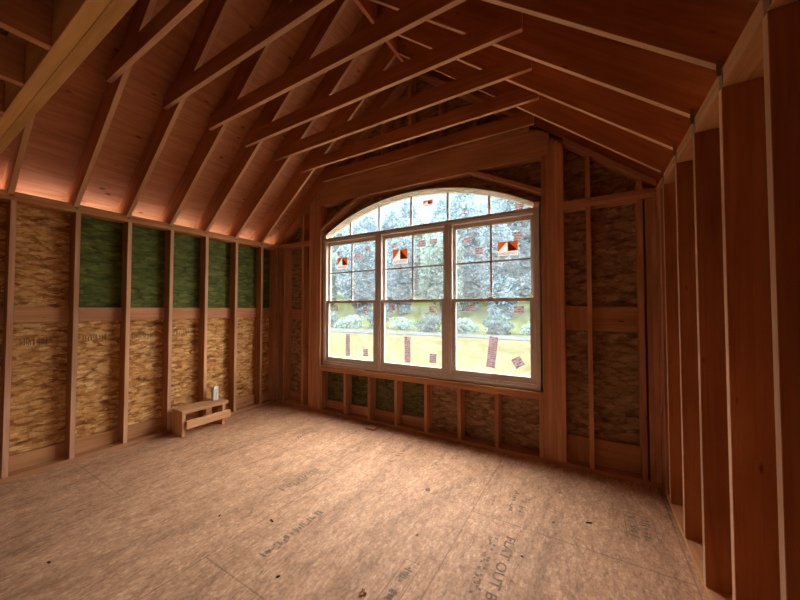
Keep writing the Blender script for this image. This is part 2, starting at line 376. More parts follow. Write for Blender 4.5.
# window wall boarding with the window opening left free
AH, AR_Z = 1.4625, 2.51
R_A = 2.85; ACX = 2.4025; AC_Z = 2.905 - R_A
def arc(x, r=R_A): return AC_Z + math.sqrt(max(0, r * r - (x - ACX) ** 2))
x0, x1, zs = 0.94, 3.87, 0.66
def strip(xa, xb, fz0, fz1, n=1):
    out = []
    for k in range(n):
        a = xa + (xb - xa) * k / n; b = xa + (xb - xa) * (k + 1) / n
        out.append([(a, fz0(a)), (b, fz0(b)), (b, fz1(b)), (a, fz1(a))])
    return out
def multi_prism(name, polys, ya, yb, mat, **kw):
    v, f = [], []
    for poly in polys:
        n = len(poly); b = len(v)
        v += [(p[0], ya, p[1]) for p in poly] + [(p[0], yb, p[1]) for p in poly]
        f += [tuple(b + i for i in range(n)), tuple(b + n + i for i in range(n))] + [(b + i, b + (i + 1) % n, b + (i + 1) % n + n, b + i + n) for i in range(n)]
    return mesh_obj(name, v, f, mat, **kw)
rt = lambda x: roofz(x) + 0.30
polys = strip(-0.14, x0, lambda x: 0.0, rt) + strip(x1, W + D, lambda x: 0.0, rt)
polys += strip(2.56, x1, lambda x: 0.0, lambda x: zs)
polys += strip(x0, XR, arc, rt, 12) + strip(XR, x1, arc, rt, 12)
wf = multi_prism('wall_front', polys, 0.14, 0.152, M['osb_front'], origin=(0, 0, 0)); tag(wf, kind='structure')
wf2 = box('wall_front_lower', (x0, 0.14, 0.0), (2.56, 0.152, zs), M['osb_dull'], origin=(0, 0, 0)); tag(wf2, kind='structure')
# outer skin
polys2 = strip(-0.175, x0, lambda x: -0.3, rt) + strip(x1, W + D + 0.02, lambda x: -0.3, rt) + strip(x0, x1, lambda x: -0.3, lambda x: zs) + strip(x0, XR, arc, rt, 12) + strip(XR, x1, arc, rt, 12)
wfx = multi_prism('wall_front_exterior', polys2, 0.153, 0.168, M['siding'], origin=(0, 0, 0)); tag(wfx, kind='structure')
# roof sheathing
OV = 0.5
def slope_panel(name, xa, xb, fz, ya, yb):
    v = [(xa, ya, fz(xa) + RD), (xb, ya, fz(xb) + RD), (xb, yb, fz(xb) + RD), (xa, yb, fz(xa) + RD)]
    v += [(a, b, c + 0.016) for a, b, c in v]
    o = mesh_obj(name, v, [(0, 1, 2, 3), (4, 5, 6, 7), (0, 1, 5, 4), (1, 2, 6, 5), (2, 3, 7, 6), (3, 0, 4, 7)], M['ply'], axis=(1, 0, (fz(xb) - fz(xa)) / (xb - xa)), origin=(XR, 0, 4.4))
    return tag(o, kind='structure')
YB = -3.06
slope_panel('ceiling_left_slope', -OV, XR - 0.001, zl, YB, 0.4)
slope_panel('ceiling_right_slope', XR + 0.001, W + OV, zr, YB, 0.4)
gb = prism('gable_light_blocker', [(-0.14, H), (W + D, H), (W + D, zr(W + D) + RD), (XR, zr(XR) + RD), (-0.14, zl(-0.14) + RD)], -3.075, -3.062, M['shell'], origin=(0, 0, 0)); 
# unseen wall added over the beam to block light, above the joists only
bpy.data.objects.remove(gb)
gb = prism('gable_light_blocker', [(-0.14, 2.68), (W + D, 2.68), (W + D, zr(W + D) + RD), (XR, zr(XR) + RD), (-0.14, zl(-0.14) + RD)], -3.075, -3.062, M['shell'], origin=(0, 0, 0)); tag(gb, kind='structure')
ce = box('ceiling_rear', (-0.15, BACK - 0.15, 2.665), (W + 0.16, -3.076, 2.68), M['shell'], origin=(0, 0, 0)); tag(ce, kind='structure')
wb = boxes('wall_back', [((-0.14, BACK - 0.02, 0), (2.15, BACK, 2.665)), ((2.65, BACK - 0.02, 0), (W + D, BACK, 2.665)), ((2.15, BACK - 0.02, 0), (2.65, BACK, 1.45)), ((2.15, BACK - 0.02, 1.85), (2.65, BACK, 2.665))], M['shell'], origin=(0, 0, 0)); tag(wb, kind='structure')

# ------------------------------------------------------------ left wall framing
B = 0.002
tag(box('bottom_plate', (-D, BACK, 0), (0, 0, t_), M['stud'], bev=B), 'flat pine bottom plate on the floor along the left wall', 'plate')
tag(box('top_plate', (-D, BACK, H - 2 * t_), (0, 0.0, H - t_), M['stud'], bev=B), 'lower board of the doubled top plate on the left wall', 'plate')
tag(box('top_plate', (-D, BACK, H - t_), (0, 0.0, H), M['stud'], bev=B), 'upper board of the doubled top plate on the left wall, under the rafters', 'plate')
left_y = []
where = ['nearest the front corner, right of the last green panel', 'beside the white carton, left of the last green pair', 'just right of the bench', 'behind the middle of the bench',
         'at the left end of the bench', 'at the left edge of the green panels', 'at the left edge of the photo']
LS = [-(0.2546 + i * s) for i in range(9)]
for i, yv in enumerate(LS):
    tag(box('wall_stud', (-D, yv - t_, t_), (0, yv, H - 2 * t_), M['stud'], bev=B),
        'vertical pine stud of the left wall, %s from the window wall corner' % ORD[i], 'wall stud', 'studs of the left wall')
tag(box('corner_stud', (-D, -t_, t_), (0, -0.001, H - 2 * t_), M['warm'], bev=B), 'reddish corner stud ending the left wall at the window wall', 'wall stud')
# flat blocking between the studs
bays = [(-t_ - 0.001, LS[0])] + [(LS[i] - t_, LS[i + 1]) for i in range(7)]
bays = [(LS[0] + 0.001, -t_ - 0.001)] + [(LS[i + 1] + 0.001, LS[i] - t_ - 0.001) for i in range(7)]
for k, (a, b) in enumerate(bays):
    loc = 'in the corner bay of the left wall' if k == 0 else 'in the %s bay of the left wall from the corner' % ORD[k]
    tag(box('blocking_board', (-D + 0.001, a, 1.338), (-0.102, b, 1.478), M['warm'] if k % 3 else M['stud'], bev=B), 'wide flat mid height board ' + loc, 'blocking board', 'mid height blocking of the left wall')
    tag(box('blocking_board', (-D + 0.001, a, t_), (-0.102, b, 0.178), M['stud'], bev=B), 'wide flat low board ' + loc, 'blocking board', 'low blocking of the left wall')
gp = box('sheathing_panel', (-0.152, yf(5) - 0.019, 1.416), (-0.14, 0.045, H - 0.04), M['osb_green'], axis='x', origin=(0, 0, 0)); tag(gp, 'green coated strand board sheathing on the upper left wall behind the studs', 'sheathing')

# ------------------------------------------------------------ right wall framing
tag(box('bottom_plate', (W, BACK, 0), (W + D, 0, t_), M['stud'], bev=B), 'flat pine bottom plate on the floor along the right wall', 'plate')
tag(box('top_plate', (W, BACK, H - 2 * t_), (W + D, 0, H - t_), M['stud'], bev=B), 'lower board of the doubled top plate on the right wall', 'plate')
tag(box('top_plate', (W, BACK, H - t_), (W + D, 0, H), M['stud'], bev=B), 'upper board of the doubled top plate on the right wall', 'plate')
RS = [-(0.7083 + i * s) for i in range(-1, 6)]
for i, yv in enumerate(RS):
    tag(box('wall_stud', (W, yv, t_), (W + D, yv + t_, H - 2 * t_), M['warm'], bev=B),
        'deep reddish right wall stud with pale front edge, %s from the corner post' % ORD[i], 'wall stud', 'studs of the right wall')
for k, (a, b, txt) in enumerate([(-t_, -0.001, 'against the window wall'), (-0.115, -0.077, 'in the middle of the corner post'), (-0.16, -0.122, 'on the room side of the corner post')]):
    tag(box('corner_stud', (W, a, t_), (W + D, b, H - 2 * t_), M['warm'], bev=B), 'dark stud of the right corner post, ' + txt, 'wall stud', 'right corner post')
for k, (za, zb) in enumerate(((1.22, 1.258), (1.27, 1.36), (1.37, 1.46))):
    tag(box('blocking_board', (W + 0.10, RS[3] + t_ + 0.001, za), (W + D - 0.001, RS[2] - 0.001, zb), M['stud'], bev=B),
        'short block between two right wall studs, %s of a stack of three' % ('bottom', 'middle', 'top')[k], 'blocking board', 'stacked blocks on the right wall')

# ------------------------------------------------------------ window wall framing
tag(box('bottom_plate', (0.0, 0.001, 0), (W, 0.139, t_), M['warm'], bev=B), 'flat reddish bottom plate on the floor along the window wall', 'plate')
g = 'studs of the window wall'
def stud(xa, zb, label, mat='warm', za=t_, w_=t_, group=g, y1=0.139):
    return tag(box('wall_stud', (xa, 0.001, za), (xa + w_, y1, zb), M[mat], bev=B), label, 'wall stud', group)
stud(0.001, H - 2 * t_, 'reddish end stud of the window wall in the left corner')
for xa, txt in ((0.145, 'nearest the left corner'), (0.552, 'just left of the post beside the window')):
    stud(xa, H - 2 * t_, 'full height reddish stud of the window wall ' + txt)
for xa, txt in ((4.25, 'just right of the post beside the window'), (4.63, 'before the dark gap of the right corner')):
    stud(xa, H - 2 * t_, 'full height reddish stud of the window wall ' + txt)
for k, xa in enumerate((4.683, 4.7215)):
    stud(xa, H - 2 * t_, 'dark stud of the window wall in the right corner, %s' % ('outer one', 'one touching the right wall')[k])
HB, HT = 2.965, 3.245
for k in range(4):
    xa = 0.704 + k * 0.0385
    stud(xa, zl(xa) - 0.002, 'tall king stud in the post left of the window, %s from the left' % ORD[k], group='king studs left of the window')
for k in range(2):
    stud(0.8585 + k * 0.0385, HB, 'shorter stud left of the window carrying the header, %s' % ('outer one', 'one against the window')[k], group='jack studs left of the window')
for k in range(3):
    xa = 3.953 + k * 0.0385
    stud(xa, zr(xa + t_) - 0.002, 'tall king stud in the post right of the window, %s from the window' % ORD[k], group='king studs right of the window')
for k in range(2):
    stud(3.876 + k * 0.0385, HB, 'shorter stud right of the window carrying the header, %s' % ('one against the window', 'outer one')[k], group='jack studs right of the window')
# plates beside the window
for xa, xb, sd in ((0.0, 0.703, 'left'), (4.069, W, 'right')):
    for k, za in enumerate((H - 2 * t_, H - t_)):
        tag(box('top_plate', (xa, 0.001, za + 0.0005), (xb, 0.139, za + t_), M['warm'], bev=B), '%s reddish plate of the window wall %s of the window post' % (('lower', 'upper')[k], sd), 'plate')
# gable studs over the plates
for xa in (0.145, 0.552, 4.25, 4.63):
    zt = min(roofz(xa), roofz(xa + t_)) - 0.003
    if zt > H + 0.02:
        tag(box('gable_stud', (xa, 0.001, H + 0.001), (xa + t_, 0.139, zt), M['warm'], bev=B), 'short gable stud above the plate, %s' % {0.145: 'at the far left', 0.552: 'left of the window post', 4.25: 'right of the window post', 4.63: 'at the far right'}[xa], 'gable stud', 'short gable studs')
# raking plates under the roof
def slope_board(name, xa, xb, fz, dz0, dz1, ya, yb, mat, label, cat, group=None, cut=None, parent=None):
    poly = [(xa, fz(xa) + dz0), (xb, fz(xb) + dz0), (xb, fz(xb) + dz1), (xa, fz(xa) + dz1)]
    o = prism(name, poly, ya, yb, mat, axis=(1, 0, (fz(xb) - fz(xa)) / (xb - xa)), bev=B, parent=parent)
    return tag(o, label, cat, group)
XA, XB = 0.982, W + 0.015 - (0.982 - (2.45 - 2.48) / SL) + 0.0
XB = W + 0.015 - (HT + 0.006 - 2.48) / SL; XA = (HT + 0.006 - 2.45) / SL
for xa, xb, fz, txt in ((0.06, 0.702, zl, 'left foot'), (XA + 0.07, XR - 0.021, zl, 'left upper part'), (XR + 0.021, XB - 0.07, zr, 'right upper part'), (4.070, W, zr, 'right foot')):
    slope_board('rake_plate', xa, xb, fz, 0.0, 0.049, 0.001, 0.139, M['warm'], 'sloping plate on top of the window wall, %s of the gable' % txt, 'plate')
slope_board('rafter', -OV, XR - 0.03, zl, 0.05, RD - 0.003, 0.05, 0.088, M['rafter'], 'left gable rafter standing on the sloping plate of the window wall', 'rafter')
slope_board('rafter', XR + 0.03, W + OV, zr, 0.05, RD - 0.003, 0.05, 0.088, M['rafter'], 'right gable rafter standing on the sloping plate of the window wall', 'rafter')
# header, gable base and studs above
tag(prism('window_header', [(0.859, HB + 0.001), (3.951, HB + 0.001), (3.951, zr(3.951) + 0.03), (XB, HT), (XA, HT), (0.859, zl(0.859) + 0.03)], 0.003, 0.137, M['warm'], bev=0.003), 'deep reddish header beam over the arched window', 'header')
tag(box('gable_base_plate', (XA + 0.06, 0.003, HT + 0.001), (XB - 0.06, 0.137, HT + 0.039), M['warm'], bev=B), 'flat plate lying on the window header', 'plate')
tag(box('collar_tie', (1.0, -0.045, 3.285), (3.82, -0.006, 3.425), M['rafter'], bev=B), 'reddish horizontal tie right against the gable wall above the header', 'collar tie')
k = 0
for j in range(-4, 5):
    xa = XR - t_ / 2 + j * s
    zt = min(roofz(xa), roofz(xa + t_)) - 0.003
    if zt > HT + 0.1:
        tag(box('gable_stud', (xa, 0.003, HT + 0.051), (xa + t_, 0.137, zt), M['warm'], bev=B), 'dark gable stud above the window header, %s from the left' % ORD[k], 'gable stud', 'gable studs above the header'); k += 1
# rough sill and cripples
tag(box('window_sill_board', (0.9365, 0.001, 0.585), (3.8755, 0.139, 0.622), M['warm'], bev=B), 'lower board of the rough sill under the window', 'sill')
tag(box('window_sill_board', (0.9365, 0.004, 0.6225), (3.8755, 0.139, 0.655), M['stud'], bev=B), 'upper board of the rough sill under the window', 'sill')
cx_ = [0.9365 + t_ + 0.002] + [1.4158 + i * s for i in range(6)] + [3.873]
for k, xe in enumerate(cx_):
    if k == 0: xe = 0.976
    tag(box('cripple_stud', (xe - t_, 0.001, t_), (xe, 0.139, 0.585), M['warm'], bev=B), 'short stud under the window sill, %s from the left' % ORD[k], 'cripple stud', 'short studs under the window')
for k in range(len(cx_) - 1):
    a = cx_[k] if k else 0.976; b = cx_[k + 1] - t_
    if k < 4:
        tag(box('blocking_board', (a + 0.001, 0.104, t_), (b - 0.001, 0.139, 0.15), M['warm'], bev=B), 'low flat block behind the short studs under the window, %s bay from left' % ORD[k], 'blocking board', 'low blocks under the window')
for (a, b, z0, z1, txt) in ((0.184, 0.551, t_, 0.178, 'low flat block in the narrow window wall bay at the left corner'), (0.184, 0.551, 1.31, 1.45, 'mid height flat block in the narrow window wall bay at the left corner'),
                            (4.069, 4.249, t_, 0.27, 'wide low flat board right beside the window post'), (4.289, 4.629, t_, 0.27, 'wide low flat board in the right bay of the window wall'),
                            (4.069, 4.249, 1.265, 1.49, 'wide mid height board right beside the window post'), (4.289, 4.629, 1.26, 1.485, 'wide mid height board in the right bay of the window wall')):
    tag(box('blocking_board', (a, 0.102, z0), (b, 0.139, z1), M['warm'] if a < 1 else M['stud'], bev=B), txt, 'blocking board')
# sloping braces in the upper corners of the opening
for sgn, (p, q), txt in ((1, ((0.937, 2.605), (1.634, 2.962)), 'left'), (-1, ((3.875, 2.60), (3.150, 2.962)), 'right')):
    d = Vector((q[0] - p[0], q[1] - p[1])).normalized(); n_ = Vector((-d.y, d.x)) if sgn > 0 else Vector((d.y, -d.x))
    e = n_ * t_
    # cut plumb at the jack, level at the header
    top = [(p[0], p[1]), (q[0], q[1]), (q[0] - sgn * t_ / abs(d.y) , q[1]), (p[0], p[1] + t_ / abs(d.x))]
    tag(prism('corner_brace', top, 0.004, 0.137, M['warm'], axis=(d.x, 0, d.y), bev=B), 'slanting board filling the upper %s corner between the window arch and header' % txt, 'brace')

# ------------------------------------------------------------ rafters, ridge, collar ties
tag(box('ridge_board', (XR - 0.019, YB + 0.01, zl(XR) - 0.02), (XR + 0.019, 0.13, zl(XR) + RD - 0.04), M['rafter'], bev=B), 'dark ridge board at the peak of the roof', 'ridge board')
def notch_l(i):
    ya, yb = yf(i) - t_, yf(i)
    x = XR - 0.0195
    poly = [(0.0, zl(0)), (x, zl(x)), (x, zl(x) + RD - 0.001), (-OV, zl(-OV) + RD - 0.001), (-OV, zl(-OV) + 0.15), (-D, zl(-D) + 0.02), (-D, H + 0.0), (0.0, H + 0.0)]
    return poly, ya, yb
TIE_Z = 3.34
names_l = ['nearest the window gable', 'second from the window gable', 'third from the window gable', 'fourth from the window gable', 'fifth from the window gable', 'sixth from the window gable', 'seventh from the window gable, by the near beam']
for i in range(7):
    ya, yb = yf(i) - t_, yf(i)
    x = XR - 0.0195
    poly = [(0.003, zl(0.003)), (x, zl(x)), (x, zl(x) + RD - 0.001), (-OV, zl(-OV) + RD - 0.001), (-OV, zl(-OV) + 0.15), (-D, H + 0.001), (0.003, H + 0.001)]
    r = prism('rafter', poly, ya, yb, M['rafter'], axis=(1, 0, SL), bev=B)
    tag(r, 'left roof slope rafter, ' + names_l[i], 'rafter', 'rafters of the left roof slope')
    mt = boxes('metal_tie', [((-0.02, yb + 0.0005, H + 0.001), (0.02, yb + 0.003, H + 0.11)), ((0.0006, yb - t_ * 0.7, H - 0.045), (0.003, yb, H - 0.01))], M['metal'], axis='z', parent=r)
    mt['label'] = 'small galvanised rafter clip'
    x = XR + 0.0195
    ya2, yb2 = ya, yb
    poly = [(W - 0.003, zr(W - 0.003)), (x, zr(x)), (x, zr(x) + RD - 0.001), (W + OV, zr(W + OV) + RD - 0.001), (W + OV, zr(W + OV) + 0.15), (W + D, H + 0.001), (W - 0.003, H + 0.001)]
    r = prism('rafter', poly, ya2, yb2, M['rafter'], axis=(1, 0, -SL), bev=B)
    tag(r, 'right roof slope rafter, ' + names_l[i], 'rafter', 'rafters of the right roof slope')
    mt = boxes('metal_tie', [((W - 0.018, ya2 - 0.003, H - 0.03), (W - 0.001, ya2 - 0.0005, H + 0.055)), ((W - 0.003, ya2 - 0.012, H - 0.075), (W - 0.0006, ya2 + 0.03, H - 0.01))], M['metal'], axis='z', parent=r)
    mt['label'] = 'small galvanised rafter clip'
for i in range(6):
    yb = yf(i) - t_ - 0.0005; ya = yb - t_
    zb = TIE_Z - 0.005; zt_ = zb + 0.14
    xl, xr_ = 0.875, 3.905
    # top corners follow the roof
    xk = (zt_ - 2.45 - RD + 0.02) / SL
    poly = [(xl, zb), (xr_, zb), (xr_, zt_), (xl + 0.0, zt_)]
    poly = [(xl, zb), (xr_, zb), (xr_, zt_), (xl + 0.10, zt_), (xl, zt_ - 0.06)]
    tag(prism('collar_tie', poly, ya, yb, M['rafter'], axis='x', bev=B), 'long horizontal collar tie across the vaulted roof, %s' % names_l[i].replace(', by the near beam', ''), 'collar tie', 'collar ties')

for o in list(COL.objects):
    if o.name.startswith(('rafter', 'collar_tie')): paint_lit_edges(o, 'side')
    elif o.name.startswith('wall_stud') and o.get('group') == 'studs of the right wall': paint_lit_edges(o, 'side')
    elif o.name.startswith('wall_stud') and o.get('group') == 'studs of the left wall': paint_lit_edges(o, 'studside')
# near beam and ceiling joists behind it
bm_ = empty('ceiling_beam', (2.38, -2.965, H), 'golden laminated beam crossing the upper left corner near the camera', 'beam')
box('laminated_ply', (-D, -2.963, H + 0.0005), (W + D, -2.920, H + 0.184), M['beam'], parent=bm_, bev=B)
box('laminated_ply', (-D, -3.008, H + 0.0005), (W + D, -2.9635, H + 0.184), M['beam'], parent=bm_, bev=B)
k = 0
for j in range(-4, 7):
    xc = 2.06 + j * s
    if 0.05 < xc < W - 0.05:
        tag(box('ceiling_joist', (xc - t_ / 2, BACK, H + 0.001), (xc + t_ / 2, -3.0085, 2.664), M['warm'], bev=B), 'ceiling joist running back from the near beam, %s from the left wall' % ORD[k], 'ceiling joist', 'rear ceiling joists'); k += 1

# ------------------------------------------------------------ window
win = empty('window_1', (2.4025, 0.05, 0.69), kind='structure')
Y0, Y1 = 0.035, 0.139
fx0, fx1 = 0.957, 3.850; fzb = 0.662; bar0, bar1 = 2.42, 2.478
MUL = [(fx0, fx0 + 0.045), (1.885, 1.955), (2.850, 2.920), (fx1 - 0.045, fx1)]
boxes('frame', [((fx0, Y0, fzb), (fx1, Y1, fzb + 0.06)), ((fx0, Y0, bar0), (fx1, Y1, bar1)), ((fx0, Y0 - 0.008, fzb + 0.02), (fx1, Y0, fzb + 0.032)), ((fx0, Y0 - 0.008, bar0 + 0.02), (fx1, Y0, bar0 + 0.034))]
      + [((a, Y0, fzb + 0.06), (b, Y1, bar0)) for a, b in MUL] + [((a + 0.02, Y0 - 0.007, fzb + 0.032), (b - 0.02, Y0, bar0)) for a, b in MUL[1:3]], M['frame'], parent=win, bev=0.002)
boxes('nailing_flange', [((0.9365, 0.134, fzb - 0.006), (fx0 + 0.002, 0.139, 2.50)), ((fx1 - 0.002, 0.134, fzb - 0.006), (3.8755, 0.139, 2.50)), ((fx0, 0.134, 0.656), (fx1, 0.139, fzb + 0.002))], M['frame'], parent=win)
# arch: stepped mouldings
def arch_band(r0, r1, ya, yb, name, mat, parent):
    hw = (fx1 - fx0) / 2; n = 40; v, f = [], []
    for k in range(n + 1):
        x = ACX - hw + 2 * hw * k / n
        xi = ACX + (x - ACX) * (1 - (R_A - r0) * 0.9 / hw)
        for r, xx in ((r0, xi), (r1, x)):
            z = max(AC_Z + math.sqrt(max(0, r * r - (xx - ACX) ** 2)), bar1 + (0.002 if r == r0 else 0.004))
            v += [(xx, ya, z), (xx, yb, z)]
    for k in range(n):
        a = 4 * k; b = a + 4
        f += [(a, b, b + 2, a + 2), (a + 1, a + 3, b + 3, b + 1), (a, a + 1, b + 1, b), (a + 2, b + 2, b + 3, a + 3)]
    f += [(0, 2, 3, 1), (4 * n, 4 * n + 1, 4 * n + 3, 4 * n + 2)]
    return mesh_obj(name, v, f, mat, parent=parent)
af = arch_band(R_A - 0.013, R_A - 0.002, Y0, Y1, 'arch_frame', M['arch'], win)
arch_band(R_A - 0.022, R_A - 0.013, Y0 + 0.022, Y1, 'moulding', M['arch'], af)
arch_band(R_A - 0.031, R_A - 0.022, Y0 + 0.044, Y1, 'moulding', M['arch'], af)
arch_band(R_A - 0.040, R_A - 0.031, Y0 + 0.066, Y1, 'moulding', M['arch'], af)
# end blocks and arch pane with muntins
rg = R_A - 0.041
n = 28; hw = 1.40
pts = [(ACX - hw + 2 * hw * k / n) for k in range(n + 1)]
top = [(x, AC_Z + math.sqrt(rg * rg - (x - ACX) ** 2)) for x in pts]
prism('glass_pane', [(pts[0], bar1)] + top + [(pts[-1], bar1)], 0.118, 0.122, M['glass'], parent=af, origin=(0, 0, 0))
for ux in (1.404, 1.888, 2.372, 2.859, 3.343):
    z = AC_Z + math.sqrt(rg * rg - (ux - ACX) ** 2)
    box('muntin', (ux - 0.013, 0.104, bar1), (ux + 0.013, 0.1175, z), M['frame'], parent=af)
boxes('corner_block', [((fx0, Y0 + 0.005, bar1), (fx0 + 0.05, Y1, 2.53)), ((fx1 - 0.05, Y0 + 0.005, bar1), (fx1, Y1, 2.53))], M['arch'], parent=af)
# three double hung units
MR = 1.563
for u in range(3):
    a = MUL[u][1]; b = MUL[u + 1][0]
    zb, zt_ = fzb + 0.06, bar0
    # upper sash, outer track
    ya, yb = 0.088, 0.118; st = 0.045
    us = boxes('upper_sash', [((a, ya, MR - 0.018), (a + st, yb, zt_)), ((b - st, ya, MR - 0.018), (b, yb, zt_)), ((a + st, ya, zt_ - st), (b - st, yb, zt_)), ((a + st, ya, MR - 0.018), (b - st, yb, MR + 0.016))], M['frame'], parent=win, bev=0.002)
    box('glass_pane', (a + st, 0.101, MR + 0.016), (b - st, 0.105, zt_ - st), M['glass'], axis='x', parent=us, origin=(0, 0, 0))
    xm = (a + b) / 2; zm = (MR + zt_ - 0.03) / 2
    boxes('muntin', [((xm - 0.011, 0.0925, MR + 0.016), (xm + 0.011, 0.1005, zt_ - st)), ((a + st, 0.092, zm - 0.009), (b - st, 0.1, zm + 0.009))], M['frame'], parent=us)
    # lower sash, inner track
    ya, yb = 0.052, 0.084; st = 0.05
    ls = boxes('lower_sash', [((a, ya, zb), (a + st, yb, MR + 0.016)), ((b - st, ya, zb), (b, yb, MR + 0.016)), ((a + st, ya, zb), (b - st, yb, zb + 0.06)), ((a + st, ya, MR - 0.02), (b - st, yb, MR + 0.016))], M['frame'], parent=win, bev=0.002)
    box('glass_pane', (a + st, 0.066, zb + 0.06), (b - st, 0.070, MR - 0.02), M['glass'], axis='x', parent=ls, origin=(0, 0, 0))
    box('sash_lock', (xm - 0.025, 0.056, MR + 0.016), (xm + 0.025, 0.078, MR + 0.026), M['frame'], parent=ls)
    # jamb liners beside the upper sash
    boxes('jamb_track', [((a, Y0 + 0.004, MR + 0.017), (a + 0.012, 0.087, zt_)), ((b - 0.012, Y0 + 0.004, MR + 0.017), (b, 0.087, zt_))], M['frame'], parent=win)

# ------------------------------------------------------------ stickers on the panes
def text_obj(name, body, size, loc, rot, mat, parent=None, thick=0.0003, sx=1.0, align='CENTER', offset=0.0):
    cu = bpy.data.curves.new(name, 'FONT'); cu.body = body; cu.size = size; cu.extrude = thick; cu.align_x = align; cu.align_y = 'CENTER'; cu.offset = offset
    tmp = bpy.data.objects.new(name + '_tmp', cu); COL.objects.link(tmp)
    dg = bpy.context.evaluated_depsgraph_get(); dg.update()
    me = bpy.data.meshes.new_from_object(tmp.evaluated_get(dg)); bpy.data.objects.remove(tmp)
    me.name = name
    for v in me.vertices: v.co.x *= sx
    me.materials.clear(); me.materials.append(mat)
    o = bpy.data.objects.new(name, me); COL.objects.link(o)
    o.location = Vector(loc) - (parent.location if parent else Vector()); o.rotation_euler = rot
    if parent: o.parent = parent
    return o
def px(o):  # straight polygon on the glass plane, facing -Y
    return o
def sheet(name, pts, y, mat, parent, th=0.0006):
    return prism(name, [(p[0], p[1]) for p in pts], y - th, y, mat, parent=parent)
def logo(x, z, w_, h_, y, label):
    e = empty('window_sticker', (x, y, z - h_ / 2), label, 'sticker', 'logo stickers on the window')
    l, r, b, t = x - w_ / 2, x + w_ / 2, z - h_ / 2, z + h_ / 2
    zb = b + h_ * 0.30; m = w_ * 0.04; tt = t - h_ * 0.03; c = x; yy = y
    sheet('backing', [(l, b), (r, b), (r, zb), (l, zb)], yy, M['paper'], e)
    sheet('orange_field', [(l, zb), (c, tt), (l, tt)], yy, M['orange'], e)
    sheet('orange_field', [(r, zb), (r, tt), (c, tt)], yy, M['orange'], e)
    sheet('white_wedge', [(l, zb), (c, zb), (c, tt)], yy, M['paper'], e)
    sheet('dark_wedge', [(c, zb), (r, zb), (c, tt)], yy, M['black'], e)
    tx = text_obj('lettering', 'ANDERSEN', h_ * 0.24, (x, y - 0.0014, b + h_ * 0.14), (math.pi / 2, 0, 0), M['labelink'], e)
    tx.scale.x = min(1.0, w_ * 0.9 / max(0.01, tx.dimensions.x))
def small(x, z, w_, h_, y, label, ang=0.0, dark=False, name='window_sticker'):
    e = empty(name, (x, y, z - h_ / 2), label, 'sticker', 'small labels on the window')
    ca, sa = math.cos(ang), math.sin(ang)
    def rot(pts): return [(x + (px_ * ca - pz * sa), z + (px_ * sa + pz * ca)) for px_, pz in pts]
    a, b = w_ / 2, h_ / 2
    sheet('backing', rot([(-a, -b), (a, -b), (a, b), (-a, b)]), y, M['pinkpaper'] , e)
    rows = max(2, int(h_ / 0.022)); rnd = random.Random(int(x * 1000))
    v, f = [], []
    for k in range(rows):
        zz = b - (k + 0.5) * h_ / rows; L0 = -a * 0.85
        while L0 < a * 0.8:
            ln = rnd.uniform(0.012, 0.035); x1_ = min(a * 0.85, L0 + ln)
            q = rot([(L0, zz - h_ / rows * 0.22), (x1_, zz - h_ / rows * 0.22), (x1_, zz + h_ / rows * 0.22), (L0, zz + h_ / rows * 0.22)])
            if rnd.random() < 0.75:
                n0 = len(v); v += [(c_[0], y - 0.0008, c_[1]) for c_ in q]; f.append((n0, n0 + 1, n0 + 2, n0 + 3))
            L0 = x1_ + 0.008
    if f: mesh_obj('fine_print', v, f, M['labelink'], parent=e)
YU, YL = 0.0912, 0.0645
YU = 0.1000
logo(1.262, 2.115, 0.185, 0.165, YU, 'orange logo sticker on the upper left pane of the left window')
logo(2.215, 2.130, 0.215, 0.19, YU, 'orange logo sticker on the upper left pane of the middle window')
logo(3.535, 2.105, 0.205, 0.155, YU, 'orange logo sticker on the upper right pane of the right window')
logo(2.597, 2.750, 0.125, 0.075, 0.1175, 'small orange logo sticker in the arched pane over the middle window')
